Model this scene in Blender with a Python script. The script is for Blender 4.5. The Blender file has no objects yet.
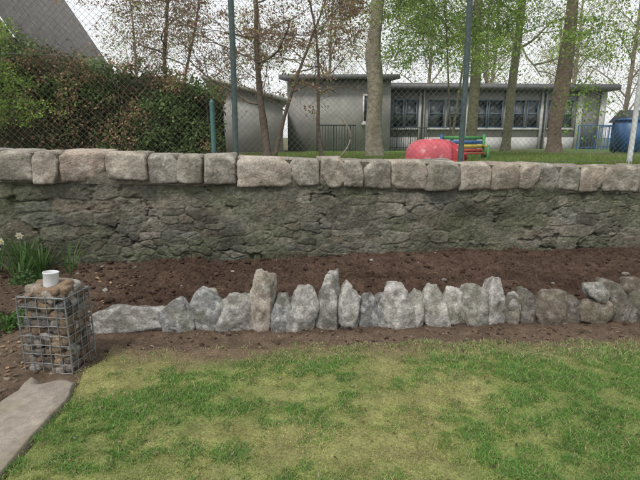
import bpy, bmesh, math, random
import numpy as np
from mathutils import Vector, Matrix
random.seed(7); rng=np.random.default_rng(7)
scene=bpy.context.scene
coll=scene.collection
# ---------------------------------------------------------------- noise
def _h(ix,iy,iz,seed):
    n=(ix.astype(np.int64)*374761393+iy.astype(np.int64)*668265263+iz.astype(np.int64)*2147483647+seed*974711)&0xffffffff
    n=((n^(n>>13))*1274126177)&0xffffffff
    n=(n^(n>>16))&0xffffffff
    n=(n*2246822519)&0xffffffff
    n=n^(n>>15)
    return (n&0xffffff)/float(0xffffff)
def vn3(x,y,z,seed=0):
    ix=np.floor(x);iy=np.floor(y);iz=np.floor(z)
    fx=x-ix;fy=y-iy;fz=z-iz
    fx=fx*fx*(3-2*fx);fy=fy*fy*(3-2*fy);fz=fz*fz*(3-2*fz)
    r=0
    for a in (0,1):
        for b in (0,1):
            for c in (0,1):
                w=(fx if a else 1-fx)*(fy if b else 1-fy)*(fz if c else 1-fz)
                r=r+w*_h(ix+a,iy+b,iz+c,seed)
    return r*2-1
def vn2(x,y,seed=0):
    ix=np.floor(x);iy=np.floor(y);z=np.zeros_like(ix)
    fx=x-ix;fy=y-iy
    fx=fx*fx*(3-2*fx);fy=fy*fy*(3-2*fy)
    r=0
    for a in (0,1):
        for b in (0,1):
            r=r+(fx if a else 1-fx)*(fy if b else 1-fy)*_h(ix+a,iy+b,z,seed)
    return r*2-1
def fbm2(x,y,o=4,seed=0,g=.5):
    r=0;a=1;t=0
    for i in range(o):
        r=r+a*vn2(x*2**i+i*13.7,y*2**i-i*7.1,seed+i);t+=a;a*=g
    return r/t
def fbm3(x,y,z,o=4,seed=0,g=.5):
    r=0;a=1;t=0
    for i in range(o):
        r=r+a*vn3(x*2**i+i*13.7,y*2**i-i*7.1,z*2**i+i*3.3,seed+i);t+=a;a*=g
    return r/t
def sstep(a,b,x):
    t=np.clip((x-a)/(b-a),0,1);return t*t*(3-2*t)
# ---------------------------------------------------------------- mesh helpers
def npmesh(name,v,f,mat=None,col=None,smooth=False,parent=None):
    v=np.asarray(v,dtype=np.float32);f=np.asarray(f,dtype=np.int32)
    me=bpy.data.meshes.new(name)
    me.vertices.add(len(v));me.vertices.foreach_set('co',v.ravel())
    k=f.shape[1]
    me.loops.add(f.size);me.loops.foreach_set('vertex_index',f.ravel())
    me.polygons.add(len(f))
    me.polygons.foreach_set('loop_start',np.arange(0,f.size,k,dtype=np.int32))
    me.polygons.foreach_set('loop_total',np.full(len(f),k,dtype=np.int32))
    if smooth: me.polygons.foreach_set('use_smooth',np.ones(len(f),dtype=bool))
    me.update(calc_edges=True)
    if col is not None:
        c=np.ones((len(v),4),dtype=np.float32);c[:,:3]=np.clip(col,0,1)
        a=me.color_attributes.new(name='Col',type='FLOAT_COLOR',domain='POINT')
        a.data.foreach_set('color',c.ravel())
    if mat: me.materials.append(mat)
    ob=bpy.data.objects.new(name,me);coll.objects.link(ob)
    if parent: ob.parent=parent
    return ob
def grid(nx,ny):
    i=np.arange(nx-1);j=np.arange(ny-1)
    I,J=np.meshgrid(i,j)
    a=(J*nx+I).ravel()
    return np.stack([a,a+1,a+1+nx,a+nx],1)
def empty(name,loc=(0,0,0),rot=0):
    e=bpy.data.objects.new(name,None);e.location=loc;e.rotation_euler=(0,0,rot);coll.objects.link(e);return e
class Acc:
    def __init__(s): s.v=[];s.f=[];s.c=[];s.n=0
    def add(s,v,f,c=None):
        v=np.asarray(v,dtype=np.float32);s.v.append(v);s.f.append(np.asarray(f)+s.n)
        if c is not None: s.c.append(np.broadcast_to(np.asarray(c,dtype=np.float32),(len(v),3)))
        s.n+=len(v)
    def obj(s,name,mat,smooth=False,parent=None):
        if not s.v: return None
        ks={f.shape[1] for f in s.f}
        if len(ks)>1:
            s.f=[f if f.shape[1]==3 else np.concatenate([f[:,[0,1,2]],f[:,[0,2,3]]]) for f in s.f]
        return npmesh(name,np.concatenate(s.v),np.concatenate(s.f),mat,np.concatenate(s.c) if s.c else None,smooth,parent)
def box(acc,x0,x1,y0,y1,z0,z1,c=None):
    v=[(x0,y0,z0),(x1,y0,z0),(x1,y1,z0),(x0,y1,z0),(x0,y0,z1),(x1,y0,z1),(x1,y1,z1),(x0,y1,z1)]
    acc.add(v,BF,c)
BF=[(0,3,2,1),(4,5,6,7),(0,1,5,4),(1,2,6,5),(2,3,7,6),(3,0,4,7)]
def tube(acc,pts,rad,sides=6,c=None,rough=0,seed=0):
    P=np.asarray(pts,dtype=float);n=len(P)
    R=np.broadcast_to(np.asarray(rad,dtype=float),(n,))
    T=np.gradient(P,axis=0);T/=np.linalg.norm(T,axis=1)[:,None]+1e-9
    ref=np.array([0,0,1.]) if abs(T[0,2])<.8 else np.array([1.,0,0])
    N=np.cross(T,ref);N/=np.linalg.norm(N,axis=1)[:,None]+1e-9
    B=np.cross(T,N)
    a=np.arange(sides)*2*math.pi/sides
    V=P[:,None,:]+R[:,None,None]*(np.cos(a)[None,:,None]*N[:,None,:]+np.sin(a)[None,:,None]*B[:,None,:])
    if rough:
        rr=1+rough*vn2(np.tile(np.cos(a)*2+5,(n,1))+seed,np.tile(np.sin(a)*2+5,(n,1))+np.arange(n)[:,None]*.35,seed)
        V=P[:,None,:]+(V-P[:,None,:])*rr[:,:,None]
    V=V.reshape(-1,3)
    i=np.arange(n-1)[:,None]*sides;j=np.arange(sides)[None,:];k=(j+1)%sides
    F=np.stack([i+j,i+k,i+k+sides,i+j+sides],-1).reshape(-1,4)
    acc.add(V,F,c)
def _ico(sub):
    bm=bmesh.new();bmesh.ops.create_icosphere(bm,subdivisions=sub,radius=1)
    v=np.array([q.co[:] for q in bm.verts]);f=np.array([[w.index for w in q.verts] for q in bm.faces]);bm.free();return v,f
ICO={k:_ico(k) for k in (1,2,3,4,5)}
def stone(w,d,h,seed,sub=4,planes=10,rough=.05,boxy=1.,round_=9,dev=.13,kr=(1.0,1.28),extra=(),fine=.0):
    r_=np.random.default_rng(seed);D,F=ICO[sub]
    N=[];K=[]
    for s in ((1,0,0),(-1,0,0),(0,1,0),(0,-1,0),(0,0,1),(0,0,-1)):
        n=np.array(s,float)+r_.normal(0,dev,3);N.append(n/np.linalg.norm(n));K.append(boxy*r_.uniform(.92,1.04))
    for i in range(planes):
        n=r_.normal(0,1,3);n/=np.linalg.norm(n);N.append(n);K.append(r_.uniform(*kr)*boxy)
    for n,k in extra:
        n=np.array(n,float);N.append(n/np.linalg.norm(n));K.append(k)
    N=np.array(N);K=np.array(K)
    q=np.maximum(D@N.T,0)/K[None,:]
    inv=(q**round_).sum(1)**(1/round_)
    V=D/inv[:,None]
    ns=fbm3(V[:,0]*1.6+seed,V[:,1]*1.6,V[:,2]*1.6+seed*.7,5,seed%97,.6)
    if fine:
        S=np.array([w/2,d/2,h/2]);U=V*S
        ns=ns+fine*(1-2*np.abs(fbm3(U[:,0]*14,U[:,1]*14,U[:,2]*14+seed,3,seed%91,.6)))
    V=V*(1+rough*2.2*ns)[:,None]
    V=V*np.array([w/2,d/2,h/2])
    return V,F
# ---------------------------------------------------------------- materials
def mk(name):
    m=bpy.data.materials.new(name);m.use_nodes=True
    nt=m.node_tree;b=nt.nodes['Principled BSDF'];return m,nt,b
def simple(name,col,rough=.6,metal=0,var=.12,scale=6,bump=0.1):
    m,nt,b=mk(name)
    tc=nt.nodes.new('ShaderNodeTexCoord');n=nt.nodes.new('ShaderNodeTexNoise');n.inputs['Scale'].default_value=scale;n.inputs['Detail'].default_value=6
    nt.links.new(tc.outputs['Object'],n.inputs['Vector'])
    r=nt.nodes.new('ShaderNodeValToRGB');r.color_ramp.elements[0].position=.3;r.color_ramp.elements[1].position=.7
    r.color_ramp.elements[0].color=[max(0,c*(1-var)) for c in col]+[1];r.color_ramp.elements[1].color=[min(1,c*(1+var)) for c in col]+[1]
    nt.links.new(n.outputs['Fac'],r.inputs['Fac']);nt.links.new(r.outputs['Color'],b.inputs['Base Color'])
    b.inputs['Roughness'].default_value=rough;b.inputs['Metallic'].default_value=metal
    if bump:
        bp=nt.nodes.new('ShaderNodeBump');bp.inputs['Strength'].default_value=bump;bp.inputs['Distance'].default_value=.01
        nt.links.new(n.outputs['Fac'],bp.inputs['Height']);nt.links.new(bp.outputs['Normal'],b.inputs['Normal'])
    return m
def attrmat(name,rough=.9,layers=((30,.35),(120,.3)),bump=.5,bdist=.01,bscale=60,trans=0,spec=.3,moss=None,gain=1):
    """vertex colour multiplied by several noise layers"""
    m,nt,b=mk(name)
    at=nt.nodes.new('ShaderNodeAttribute');at.attribute_name='Col'
    tc=nt.nodes.new('ShaderNodeTexCoord');cur=at.outputs['Color']
    for sc,am in layers:
        n=nt.nodes.new('ShaderNodeTexNoise');n.inputs['Scale'].default_value=sc;n.inputs['Detail'].default_value=5;n.inputs['Roughness'].default_value=.65
        nt.links.new(tc.outputs['Object'],n.inputs['Vector'])
        mr=nt.nodes.new('ShaderNodeMapRange');mr.inputs['From Min'].default_value=.3;mr.inputs['From Max'].default_value=.7
        mr.inputs['To Min'].default_value=(1-am)*gain;mr.inputs['To Max'].default_value=(1+am)*gain;gain=1
        nt.links.new(n.outputs['Fac'],mr.inputs['Value'])
        mx=nt.nodes.new('ShaderNodeVectorMath');mx.operation='SCALE'
        nt.links.new(cur,mx.inputs[0]);nt.links.new(mr.outputs['Result'],mx.inputs['Scale']);cur=mx.outputs[0]
    if moss:
        n=nt.nodes.new('ShaderNodeTexNoise');n.inputs['Scale'].default_value=moss[0];n.inputs['Detail'].default_value=8;n.inputs['Roughness'].default_value=.7
        nt.links.new(tc.outputs['Object'],n.inputs['Vector'])
        mr=nt.nodes.new('ShaderNodeMapRange');mr.inputs['From Min'].default_value=moss[1];mr.inputs['From Max'].default_value=moss[1]+.08
        mr.inputs['To Max'].default_value=moss[3]
        nt.links.new(n.outputs['Fac'],mr.inputs['Value'])
        mx=nt.nodes.new('ShaderNodeMix');mx.data_type='RGBA'
        nt.links.new(mr.outputs['Result'],mx.inputs[0]);nt.links.new(cur,mx.inputs[6]);mx.inputs[7].default_value=list(moss[2])+[1];cur=mx.outputs[2]
    nt.links.new(cur,b.inputs['Base Color'])
    b.inputs['Roughness'].default_value=rough;b.inputs['Specular IOR Level'].default_value=spec
    if bump:
        n=nt.nodes.new('ShaderNodeTexNoise');n.inputs['Scale'].default_value=bscale;n.inputs['Detail'].default_value=8;n.inputs['Roughness'].default_value=.7
        nt.links.new(tc.outputs['Object'],n.inputs['Vector'])
        bp=nt.nodes.new('ShaderNodeBump');bp.inputs['Strength'].default_value=bump;bp.inputs['Distance'].default_value=bdist
        nt.links.new(n.outputs['Fac'],bp.inputs['Height']);nt.links.new(bp.outputs['Normal'],b.inputs['Normal'])
    if trans:
        t=nt.nodes.new('ShaderNodeBsdfTranslucent');nt.links.new(cur,t.inputs['Color'])
        ms=nt.nodes.new('ShaderNodeMixShader');ms.inputs[0].default_value=trans
        nt.links.new(b.outputs[0],ms.inputs[1]);nt.links.new(t.outputs[0],ms.inputs[2])
        nt.links.new(ms.outputs[0],nt.nodes['Material Output'].inputs['Surface'])
    return m
M_stone=attrmat('granite',.85,((9,.35),(60,.38),(230,.45)),1,.012,60,moss=(7,.6,(.42,.41,.36),.5),gain=.80)
M_cope=attrmat('coping_granite',.88,((6,.25),(45,.36),(190,.4)),1,.014,45,moss=(9,.6,(.48,.46,.40),.55),gain=.95)
M_wall=attrmat('rubble_masonry',.95,((5,.32),(26,.38),(110,.38)),1,.018,42,moss=(5,.62,(.28,.28,.23),.35),gain=.70)
M_soil=attrmat('soil',.95,((8,.25),(50,.35),(200,.35)),.9,.012,90,spec=.1,gain=.66)
M_lawnbase=attrmat('lawn_earth',.95,((8,.2),(60,.4),(220,.4)),.9,.012,140,spec=.1,gain=.9)
M_leaf=attrmat('leaf',.5,((3,.15),),0,trans=.4)
M_grass=attrmat('grass_blade',.6,((3,.1),),0,trans=.35,spec=.15,gain=1.0)
M_bark=attrmat('bark',.9,((2,.25),(14,.35),(60,.35)),1,.03,18,moss=(1.4,.56,(.13,.15,.07),.5))
M_conc=attrmat('path_concrete',.9,((2,.12),(30,.15),(200,.3)),.4,.004,150,gain=.82)
M_terr=attrmat('ground_grass',.95,((.7,.2),(6,.35),(60,.4)),.8,.03,30)
M_wire=simple('galvanised_wire',(.20,.21,.21),.5,.3,.25,40,0)
M_link=simple('chainlink_wire',(.10,.13,.115),.55,.1,.2,20,0)
M_postg=simple('post_paint_green',(.055,.085,.085),.5,.1,.25,14,.2)
M_postw=simple('post_paint_pale',(.5,.52,.52),.5,.0,.2,14,.2)
# ---------------------------------------------------------------- camera
cam=bpy.data.cameras.new('Camera');co=bpy.data.objects.new('Camera',cam);coll.objects.link(co)
co.location=(0,0,1.55);co.rotation_euler=(math.radians(90-12),0,0);cam.lens=27.2;cam.sensor_width=36;cam.clip_end=2000;cam.clip_start=.05
scene.camera=co
# ---------------------------------------------------------------- light
el=math.radians(58);az=math.radians(215)
w=bpy.data.worlds.new('World');scene.world=w;w.use_nodes=True;nt=w.node_tree
sky=nt.nodes.new('ShaderNodeTexSky');sky.sky_type='NISHITA';sky.sun_disc=False;sky.sun_elevation=el;sky.sun_rotation=az
sky.air_density=1.2;sky.dust_density=2;sky.ozone_density=1
hs=nt.nodes.new('ShaderNodeHueSaturation');hs.inputs['Saturation'].default_value=.2;hs.inputs['Value'].default_value=1.4
nt.links.new(sky.outputs[0],hs.inputs['Color'])
cl_=nt.nodes.new('ShaderNodeMix');cl_.data_type='RGBA';cl_.inputs[0].default_value=.6     # thin even cloud layer over the clear sky
nt.links.new(hs.outputs[0],cl_.inputs[6]);cl_.inputs[7].default_value=(8.6,8.7,8.8,1)
nt.links.new(cl_.outputs[2],nt.nodes['Background'].inputs['Color'])
nt.nodes['Background'].inputs['Strength'].default_value=.13
sl=bpy.data.lights.new('sun','SUN');sl.energy=2.6;sl.angle=math.radians(9);sl.color=(1,.95,.87)
so=bpy.data.objects.new('sun',sl);coll.objects.link(so)
sd=Vector((math.sin(az)*math.cos(el),math.cos(az)*math.cos(el),math.sin(el)))
so.rotation_euler=sd.to_track_quat('Z','Y').to_euler();so.location=(0,0,20)
scene.view_settings.view_transform='Standard'
# ---------------------------------------------------------------- frames of reference
WX,WY=-3.4,5.1;WR=math.atan2(1,7.45);cw,sw=math.cos(WR),math.sin(WR)
def toW(s,t): return WX+s*cw-t*sw, WY+s*sw+t*cw
def toL(x,y):
    dx=x-WX;dy=y-WY;return dx*cw+dy*sw,-dx*sw+dy*cw
def ztop(s): return 1.43-.032*s
def upper(x,y):
    s,t=toL(x,y)
    return 1.17-.012*np.clip(t,0,22)+.02*fbm2(x*.5,y*.5,2,5)
def U(x,y): return float(upper(np.array(float(x)),np.array(float(y))))
# ---------------------------------------------------------------- base ground sheet
xs=np.concatenate([np.linspace(-400,-30,12),np.linspace(-25,25,101),np.linspace(30,400,12)])
ts=np.concatenate([np.linspace(-400,-12,10),[-8,-4,-1,.1,.2,.3],np.linspace(.4,30,120),[35,45,60,90,150,260,450]])
S,T=np.meshgrid(xs,ts);Xg=WX+S*cw-T*sw;Yg=WY+S*sw+T*cw
Z=np.where(T<.25,-.12,upper(Xg,Yg))
base=np.array([.11,.17,.045]);br=np.array([.12,.09,.06])
m=sstep(-.05,.35,fbm2(Xg*.5,Yg*.5,3,11))*.8
m=np.where(Xg<-.5,np.maximum(m,.75),m)
Cg=base*(1-m[...,None])+br*m[...,None]
npmesh('ground',np.stack([Xg,Yg,Z],-1).reshape(-1,3),grid(len(xs),len(ts)),M_terr,Cg.reshape(-1,3),True)
# ---------------------------------------------------------------- garden wall
wall=empty('stone_garden_wall',(WX,WY,0),WR)
nx,nz=1600,190
s=np.linspace(-2.5,11,nx);q=np.linspace(0,1,nz)
S,Q=np.meshgrid(s,q);Zw=-.1+Q*(ztop(S)-.27+.1)
def vor(S,Zw,cwid,chei,sd,p=4.):
    wx=S+.022*fbm2(S*8,Zw*8,4,21+sd,.65);wz=Zw+.014*fbm2(S*7,Zw*11,4,22+sd,.65)+.02*vn2(S*.9,Zw*1.5,23+sd)
    row=np.floor(wz/chei);z0=np.zeros_like(S)
    F1=np.full(S.shape,9.);F2=np.full(S.shape,9.);idx=np.zeros(S.shape);idz=np.zeros(S.shape)
    for dj in (-1,0,1):
        for di in (-2,-1,0,1,2):
            jz=row+dj
            off=_h(jz,z0,z0,5+sd)*cwid
            ixx=np.floor((wx+off)/cwid)+di
            px=(ixx+.5+(_h(ixx,jz,z0,31+sd)-.5)*.8)*cwid-off
            pz=(jz+.5+(_h(ixx,jz,z0,32+sd)-.5)*.4)*chei
            wt=.45+_h(ixx,jz,z0,33+sd)*.95;wh=.75+_h(ixx,jz,z0,34+sd)*.45
            dd=((np.abs(wx-px)/(cwid*.72*wt))**p+(np.abs(wz-pz)/(chei*.85*wh))**p)**(1/p)
            up=dd<F1
            F2=np.where(up,F1,np.minimum(F2,dd));idx=np.where(up,ixx,idx);idz=np.where(up,jz,idz);F1=np.where(up,dd,F1)
    return F2-F1,_h(idx,idz,z0,51+sd),_h(idx,idz,z0,52+sd),_h(idx,idz,z0,53+sd)
eA,a1,a2,a3=vor(S,Zw,.33,.15,0);eB,b1,b2,b3=vor(S,Zw,.20,.085,400)
pick=fbm2(S*1.1+3,Zw*2.2,2,44)>.15
e=np.where(pick,eB,eA);rid=np.where(pick,b1,a1);rid2=np.where(pick,b2,a2);rid3=np.where(pick,b3,a3)
smear=np.maximum(sstep(-.4,.2,fbm2(S*1.5,Zw*2.8,4,41)),.35)
en=e+.10*fbm2(S*22,Zw*24,4,46,.7)
sf=sstep(.04,.22,en)
out=sf*(.003+.018*rid)*(1-.7*smear)
rough=.010*fbm2(S*4,Zw*5,3,61,.5)+.009*fbm2(S*22,Zw*24,4,62,.7)
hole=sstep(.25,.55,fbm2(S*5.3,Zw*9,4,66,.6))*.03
Yw=-(out+rough)+hole*(1-sf*.6)+.02*fbm2(S*.7,Zw*.7,2,67)
pal=np.array([[.18,.17,.135],[.22,.21,.165],[.14,.135,.11],[.31,.285,.235],[.21,.175,.135],[.21,.21,.185],[.13,.125,.10]])
ci=(rid2*6.999).astype(int);C=pal[ci]*(.8+.45*rid3[...,None])
mort=np.array([.195,.185,.145])*(1+.5*fbm2(S*3,Zw*3,4,71)+.45*fbm2(S*14,Zw*16,4,72,.65))[...,None]
k=(1-sf)*.85+sf*smear*.5
C=C*(1-k[...,None])+mort*k[...,None]
C*=(1-.28*(1-sstep(-.02,.10,en))*(1-smear*.7))[...,None]
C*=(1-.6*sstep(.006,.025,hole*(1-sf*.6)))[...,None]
gm=sstep(-.25,.45,fbm2(S*1.3,Zw*2.0,5,81,.6)+.4*np.exp(-((S-3.3)/1.6)**2-((Zw-.35)/.3)**2))
C=C*(1-.62*gm[...,None])+np.array([.145,.17,.095])*.62*gm[...,None]
lp=sstep(.2,.5,fbm2(S*1.1+9,Zw*2.4,5,82,.6)+.55*np.exp(-((S-5.9)/.5)**2-((Zw-.35)/.16)**2)-.08)
C=C*(1-.55*lp[...,None])+np.array([.38,.33,.28])*.55*lp[...,None]
dkp=sstep(.0,.45,fbm2(S*1.7+5,Zw*3,5,84,.6))
C*=(1-.42*dkp)[...,None]
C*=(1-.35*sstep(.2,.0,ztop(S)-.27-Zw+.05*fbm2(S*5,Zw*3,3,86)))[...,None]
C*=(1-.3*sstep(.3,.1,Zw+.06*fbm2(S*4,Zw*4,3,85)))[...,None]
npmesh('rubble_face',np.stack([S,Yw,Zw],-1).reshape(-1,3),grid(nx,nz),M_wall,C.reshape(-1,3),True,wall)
a=Acc()
v=[(-2.5,.06,-.1),(11,.06,-.1),(11,.42,-.1),(-2.5,.42,-.1),(-2.5,.06,ztop(-2.5)-.3),(11,.06,ztop(11)-.3),(11,.42,ztop(11)-.3),(-2.5,.42,ztop(-2.5)-.3)]
a.add(v,BF,(.14,.125,.1));a.obj('core',M_wall,False,wall)
bs=[-2.5,-2.1,-1.75,-1.3,-1.0,-.62,-.3,.05,.39,.64,1.12,1.54,1.86,2.13,2.49,3.08,3.43,3.71,3.93,4.25,4.685,5.09,5.48,5.86,6.12,6.38,6.65,6.98,7.46,7.8,8.1,8.5,8.8,9.2,9.55,9.9,10.3,10.7,11]
cp=[(.33,.295,.25),(.36,.315,.265),(.29,.265,.225),(.30,.285,.255),(.34,.29,.235),(.26,.24,.205)]
for i in range(len(bs)-1):
    s0,s1=bs[i],bs[i+1];W=s1-s0;h=.31+random.uniform(-.015,.015)
    ex=[((random.uniform(-.2,.2),-.7,.7),random.uniform(1.27,1.38)),((.8,-.2,.6),random.uniform(1.22,1.42)),((-.8,-.2,.6),random.uniform(1.22,1.42)),((random.uniform(-.8,.8),-.6,random.uniform(-.6,.6)),random.uniform(1.15,1.4))]
    V,F=stone(W*1.0,.46,h*1.0,200+i,5,4,.018,1.02,34,.035,(1.35,1.6),ex,.9)
    zc=ztop((s0+s1)/2)-h/2+random.uniform(-.014,.01)
    V=V+np.array([(s0+s1)/2,.19+random.uniform(-.018,.012),zc])
    c=np.array(cp[random.randrange(6)])*random.uniform(.88,1.1)
    if i==9: c=np.array((.38,.31,.26))
    n=fbm3(V[:,0]*4,V[:,1]*4,V[:,2]*4,4,i)
    n2=fbm3(V[:,0]*9+3,V[:,1]*9,V[:,2]*9,4,i+50)
    cc=c[None,:]*(1+.4*n)[:,None]
    li=sstep(.15,.4,n2)[:,None];cc=cc*(1-.45*li)+np.array([.48,.46,.41])*.45*li
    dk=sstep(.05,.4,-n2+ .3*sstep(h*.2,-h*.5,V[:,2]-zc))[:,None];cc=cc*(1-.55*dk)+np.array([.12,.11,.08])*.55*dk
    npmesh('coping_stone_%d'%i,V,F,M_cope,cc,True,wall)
nx2=1100;s=np.linspace(-2.5,11,nx2);q=np.linspace(0,1,26);S,Q=np.meshgrid(s,q)
Zm=ztop(S)-.34+Q*.31
Ym=-.006-.012*np.sin(np.pi*np.minimum(Q*2,1))-.02*fbm2(S*6,Zm*9,4,90)+sstep(.2,.6,Q)*.014
cm=np.array([.23,.215,.17])*(1+.5*fbm2(S*4,Zm*6,4,91))[...,None]*(1-.3*sstep(.4,.7,Q))[...,None]
npmesh('coping_mortar',np.stack([S,Ym,Zm],-1).reshape(-1,3),grid(nx2,26),M_wall,cm.reshape(-1,3),True,wall)
# ---------------------------------------------------------------- soil bed
nx,ny=1200,430
x=np.linspace(-5.2,6.2,nx);q=np.linspace(0,1,ny)
X,Q=np.meshgrid(x,q)
yb=WY+(X-WX)*sw/cw+.06
Y=2.3+Q*(yb-2.3)
front=3.72+.055*(X+1.8)
d=(Y-front)
Z=.02*sstep(-.3,0,d)+.09*sstep(.0,.35,d)+.05*sstep(.5,2.,d)
left=sstep(-1.7,-2.2,X)
Z=Z*(1-left)+left*(.02+.13*sstep(3.2,4.6,Y))
amp=sstep(-.1,.25,d)*(1-left*.55)+.18
cl=1-np.abs(fbm2(X*8,Y*10,3,101))*2
cl2=1-np.abs(fbm2(X*24,Y*28,3,111))*2
Z+=amp*(.04*fbm2(X*1.9,Y*2.4,3,100)+.034*cl*sstep(-.3,.4,fbm2(X*3,Y*3,2,105))+.024*fbm2(X*17,Y*20,4,102,.68)+.013*cl2+.006*fbm2(X*55,Y*55,2,103))
Z-=.06*sstep(2.9,2.6,Y)*sstep(-1.95,-1.85,X)
C=np.array([.088,.058,.043])[None,None]*(1+.5*fbm2(X*2.5,Y*3.5,4,104)+.4*fbm2(X*30,Y*30,3,106)+.18*cl2)[...,None]
fr=(sstep(.05,-.25,d))[...,None]
C=C*(1-fr*.75)+np.array([.19,.14,.10])*(1+.35*fbm2(X*12,Y*12,4,107))[...,None]*fr*.75
C=C*(1-left[...,None]*.35)+np.array([.19,.14,.10])*left[...,None]*.35
npmesh('soil_bed',np.stack([X,Y,Z],-1).reshape(-1,3),grid(nx,ny),M_soil,C.reshape(-1,3),True)
def soilz(xx,yy):
    j=int(np.clip((xx+5.2)/11.4*(nx-1),0,nx-1));y1=WY+(xx-WX)*sw/cw+.06
    i=int(np.clip((yy-2.3)/(y1-2.3)*(ny-1),0,ny-1));return float(Z[i,j])
a=Acc()
def clod(xx,yy,r,c,fl=.7,i=0):
    V,F=ICO[2];V=V*(1+.55*fbm3(V[:,0]*1.6+i*3.1,V[:,1]*1.6,V[:,2]*1.6+i,3,i%50,.6))[:,None]*np.array([r*random.uniform(.8,1.5),r*random.uniform(.8,1.3),r*fl])
    a_=random.uniform(0,6.28);ca,sa=math.cos(a_),math.sin(a_)
    V=np.stack([V[:,0]*ca-V[:,1]*sa,V[:,0]*sa+V[:,1]*ca,V[:,2]],1)
    a.add(V+np.array([xx,yy,soilz(xx,yy)+r*.08]),F,c)
for i in range(4600):
    xx=random.uniform(-5,6);y1=WY+(xx-WX)*sw/cw;f0=3.78+.055*(xx+1.8)
    yy=random.uniform(f0,y1) if random.random()<.8 else random.uniform(f0-.5,f0)
    if yy<f0 and xx<-1.6: continue
    r=random.choice((.005,.007,.009,.012,.016,.024))*random.uniform(.7,1.3)
    if yy<f0: r*=.55
    c=np.array([.088,.058,.043])*random.uniform(.65,1.3)
    if random.random()<.02: c=np.array([.4,.37,.33])*random.uniform(.6,1.2)
    clod(xx,yy,r,c,.7,i)
for i in range(560):
    xx=random.uniform(-3.6,-1.75);yy=random.uniform(2.4,3.9);r=random.uniform(.006,.02)
    if yy<2.95 and xx>-1.95: continue
    clod(xx,yy,r,np.array([.25,.2,.15])*random.uniform(.5,1.6),.6,i)
for i in range(60):
    xx=random.uniform(-3.5,5);yy=random.uniform(3.5,5);an=random.uniform(0,6.28);L_=random.uniform(.03,.12);z=soilz(xx,yy)
    t=np.linspace(0,1,5);tube(a,np.stack([xx+math.cos(an)*L_*t,yy+math.sin(an)*L_*t+.01*np.sin(t*5),z+.012+.015*np.sin(t*3)],1),.0016,4,(.4,.3,.2))
for i in range(420):
    xx=random.uniform(-4,-1.8);yy=random.uniform(2.4,4.9);an=random.uniform(0,6.28);r=random.uniform(.01,.025);z=soilz(xx,yy)+.012
    if yy<2.95 and xx>-1.95: continue
    u=np.array([math.cos(an),math.sin(an),random.uniform(-.4,.4)])*r;v=np.array([-math.sin(an),math.cos(an),random.uniform(-.4,.4)])*r*.6;P=np.array([xx,yy,z])
    a.add([P-u,P-v,P+u,P+v],[(0,1,2,3)],np.array([.38,.25,.15])*random.uniform(.5,1.4))
o=a.obj('soil_clods',M_soil,True,bpy.data.objects['soil_bed'])
# ---------------------------------------------------------------- lawn
def lawnedge(x):
    return 3.43+.04*x+.11*fbm2(x*1.7,x*0,4,120)+.06*vn2(x*7,x*0,121)
def lawnleft(y): return -1.46-.1*(y-2)+.05*vn2(y*5,y*0,122)
nx1,ny1=520,420
X,Y=np.meshgrid(np.linspace(-1.75,6,nx1),np.linspace(-3,3.8,ny1))
inn=np.minimum(sstep(.08,-.05,Y-lawnedge(X)),sstep(-.05,.04,X-lawnleft(Y)))
Zl=-.07+inn*.085+.008*fbm2(X*3,Y*3,3,123)+.005*fbm2(X*20,Y*20,3,124)
g=sstep(-.4,.4,fbm2(X*1.4,Y*1.8,4,130))
Cl=np.array([.27,.26,.11])*(1-g[...,None])+np.array([.18,.23,.075])*g[...,None]
Cl=Cl*(1+.35*fbm2(X*9,Y*9,3,135))[...,None]
eb=sstep(-.45,.0,Y-lawnedge(X)+.2*fbm2(X*4,Y*4,3,131))[...,None]
Cl=Cl*(1-eb)+np.array([.17,.125,.085])*eb
npmesh('lawn',np.stack([X,Y,Zl],-1).reshape(-1,3),grid(nx1,ny1),M_lawnbase,Cl.reshape(-1,3),True)
lawn=bpy.data.objects['lawn']
def blades(name,x,y,z,h,wd,col,mat,parent,lean=.6):
    n=len(x);ang=rng.uniform(0,2*math.pi,n);la=rng.uniform(0,2*math.pi,n);ll=h*rng.uniform(0,lean,n)*1.2
    dx=np.cos(ang)*wd/2;dy=np.sin(ang)*wd/2
    V=np.empty((n,5,3));
    V[:,0]=np.stack([x-dx,y-dy,z],1);V[:,1]=np.stack([x+dx,y+dy,z],1)
    mx=np.cos(la)*ll*.35;my=np.sin(la)*ll*.35
    V[:,2]=np.stack([x+dx*.8+mx,y+dy*.8+my,z+h*.6],1);V[:,3]=np.stack([x-dx*.8+mx,y-dy*.8+my,z+h*.6],1)
    V[:,4]=np.stack([x+np.cos(la)*ll,y+np.sin(la)*ll,z+h],1)
    i=np.arange(n)*5
    F=np.concatenate([np.stack([i,i+1,i+2],1),np.stack([i,i+2,i+3],1),np.stack([i+3,i+2,i+4],1)])
    return npmesh(name,V.reshape(-1,3),F,mat,np.repeat(col,5,axis=0),False,parent)
n=430000
x=rng.uniform(-1.7,4.0,n);y=1.35+(3.75-1.35)*rng.uniform(0,1,n)
gp=fbm2(x*1.4,y*1.8,4,130);gd=fbm2(x*5,y*6,3,133);gf=fbm2(x*.8+4,y*1.1,3,134);gh=fbm2(x*14,y*16,3,136)
ed=y-lawnedge(x)
p=np.clip(1.0-sstep(-.42,.1,ed+.25*fbm2(x*4,y*4,3,131))*.93,0,1)*sstep(-.04,.05,x-lawnleft(y))*(.40+.60*sstep(-.4,.15,gd+.7*gh))
kp=rng.uniform(0,1,n)<p
x,y,gp,gd,gf,gh,ed=x[kp],y[kp],gp[kp],gd[kp],gf[kp],gh[kp],ed[kp];n=len(x)
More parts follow.
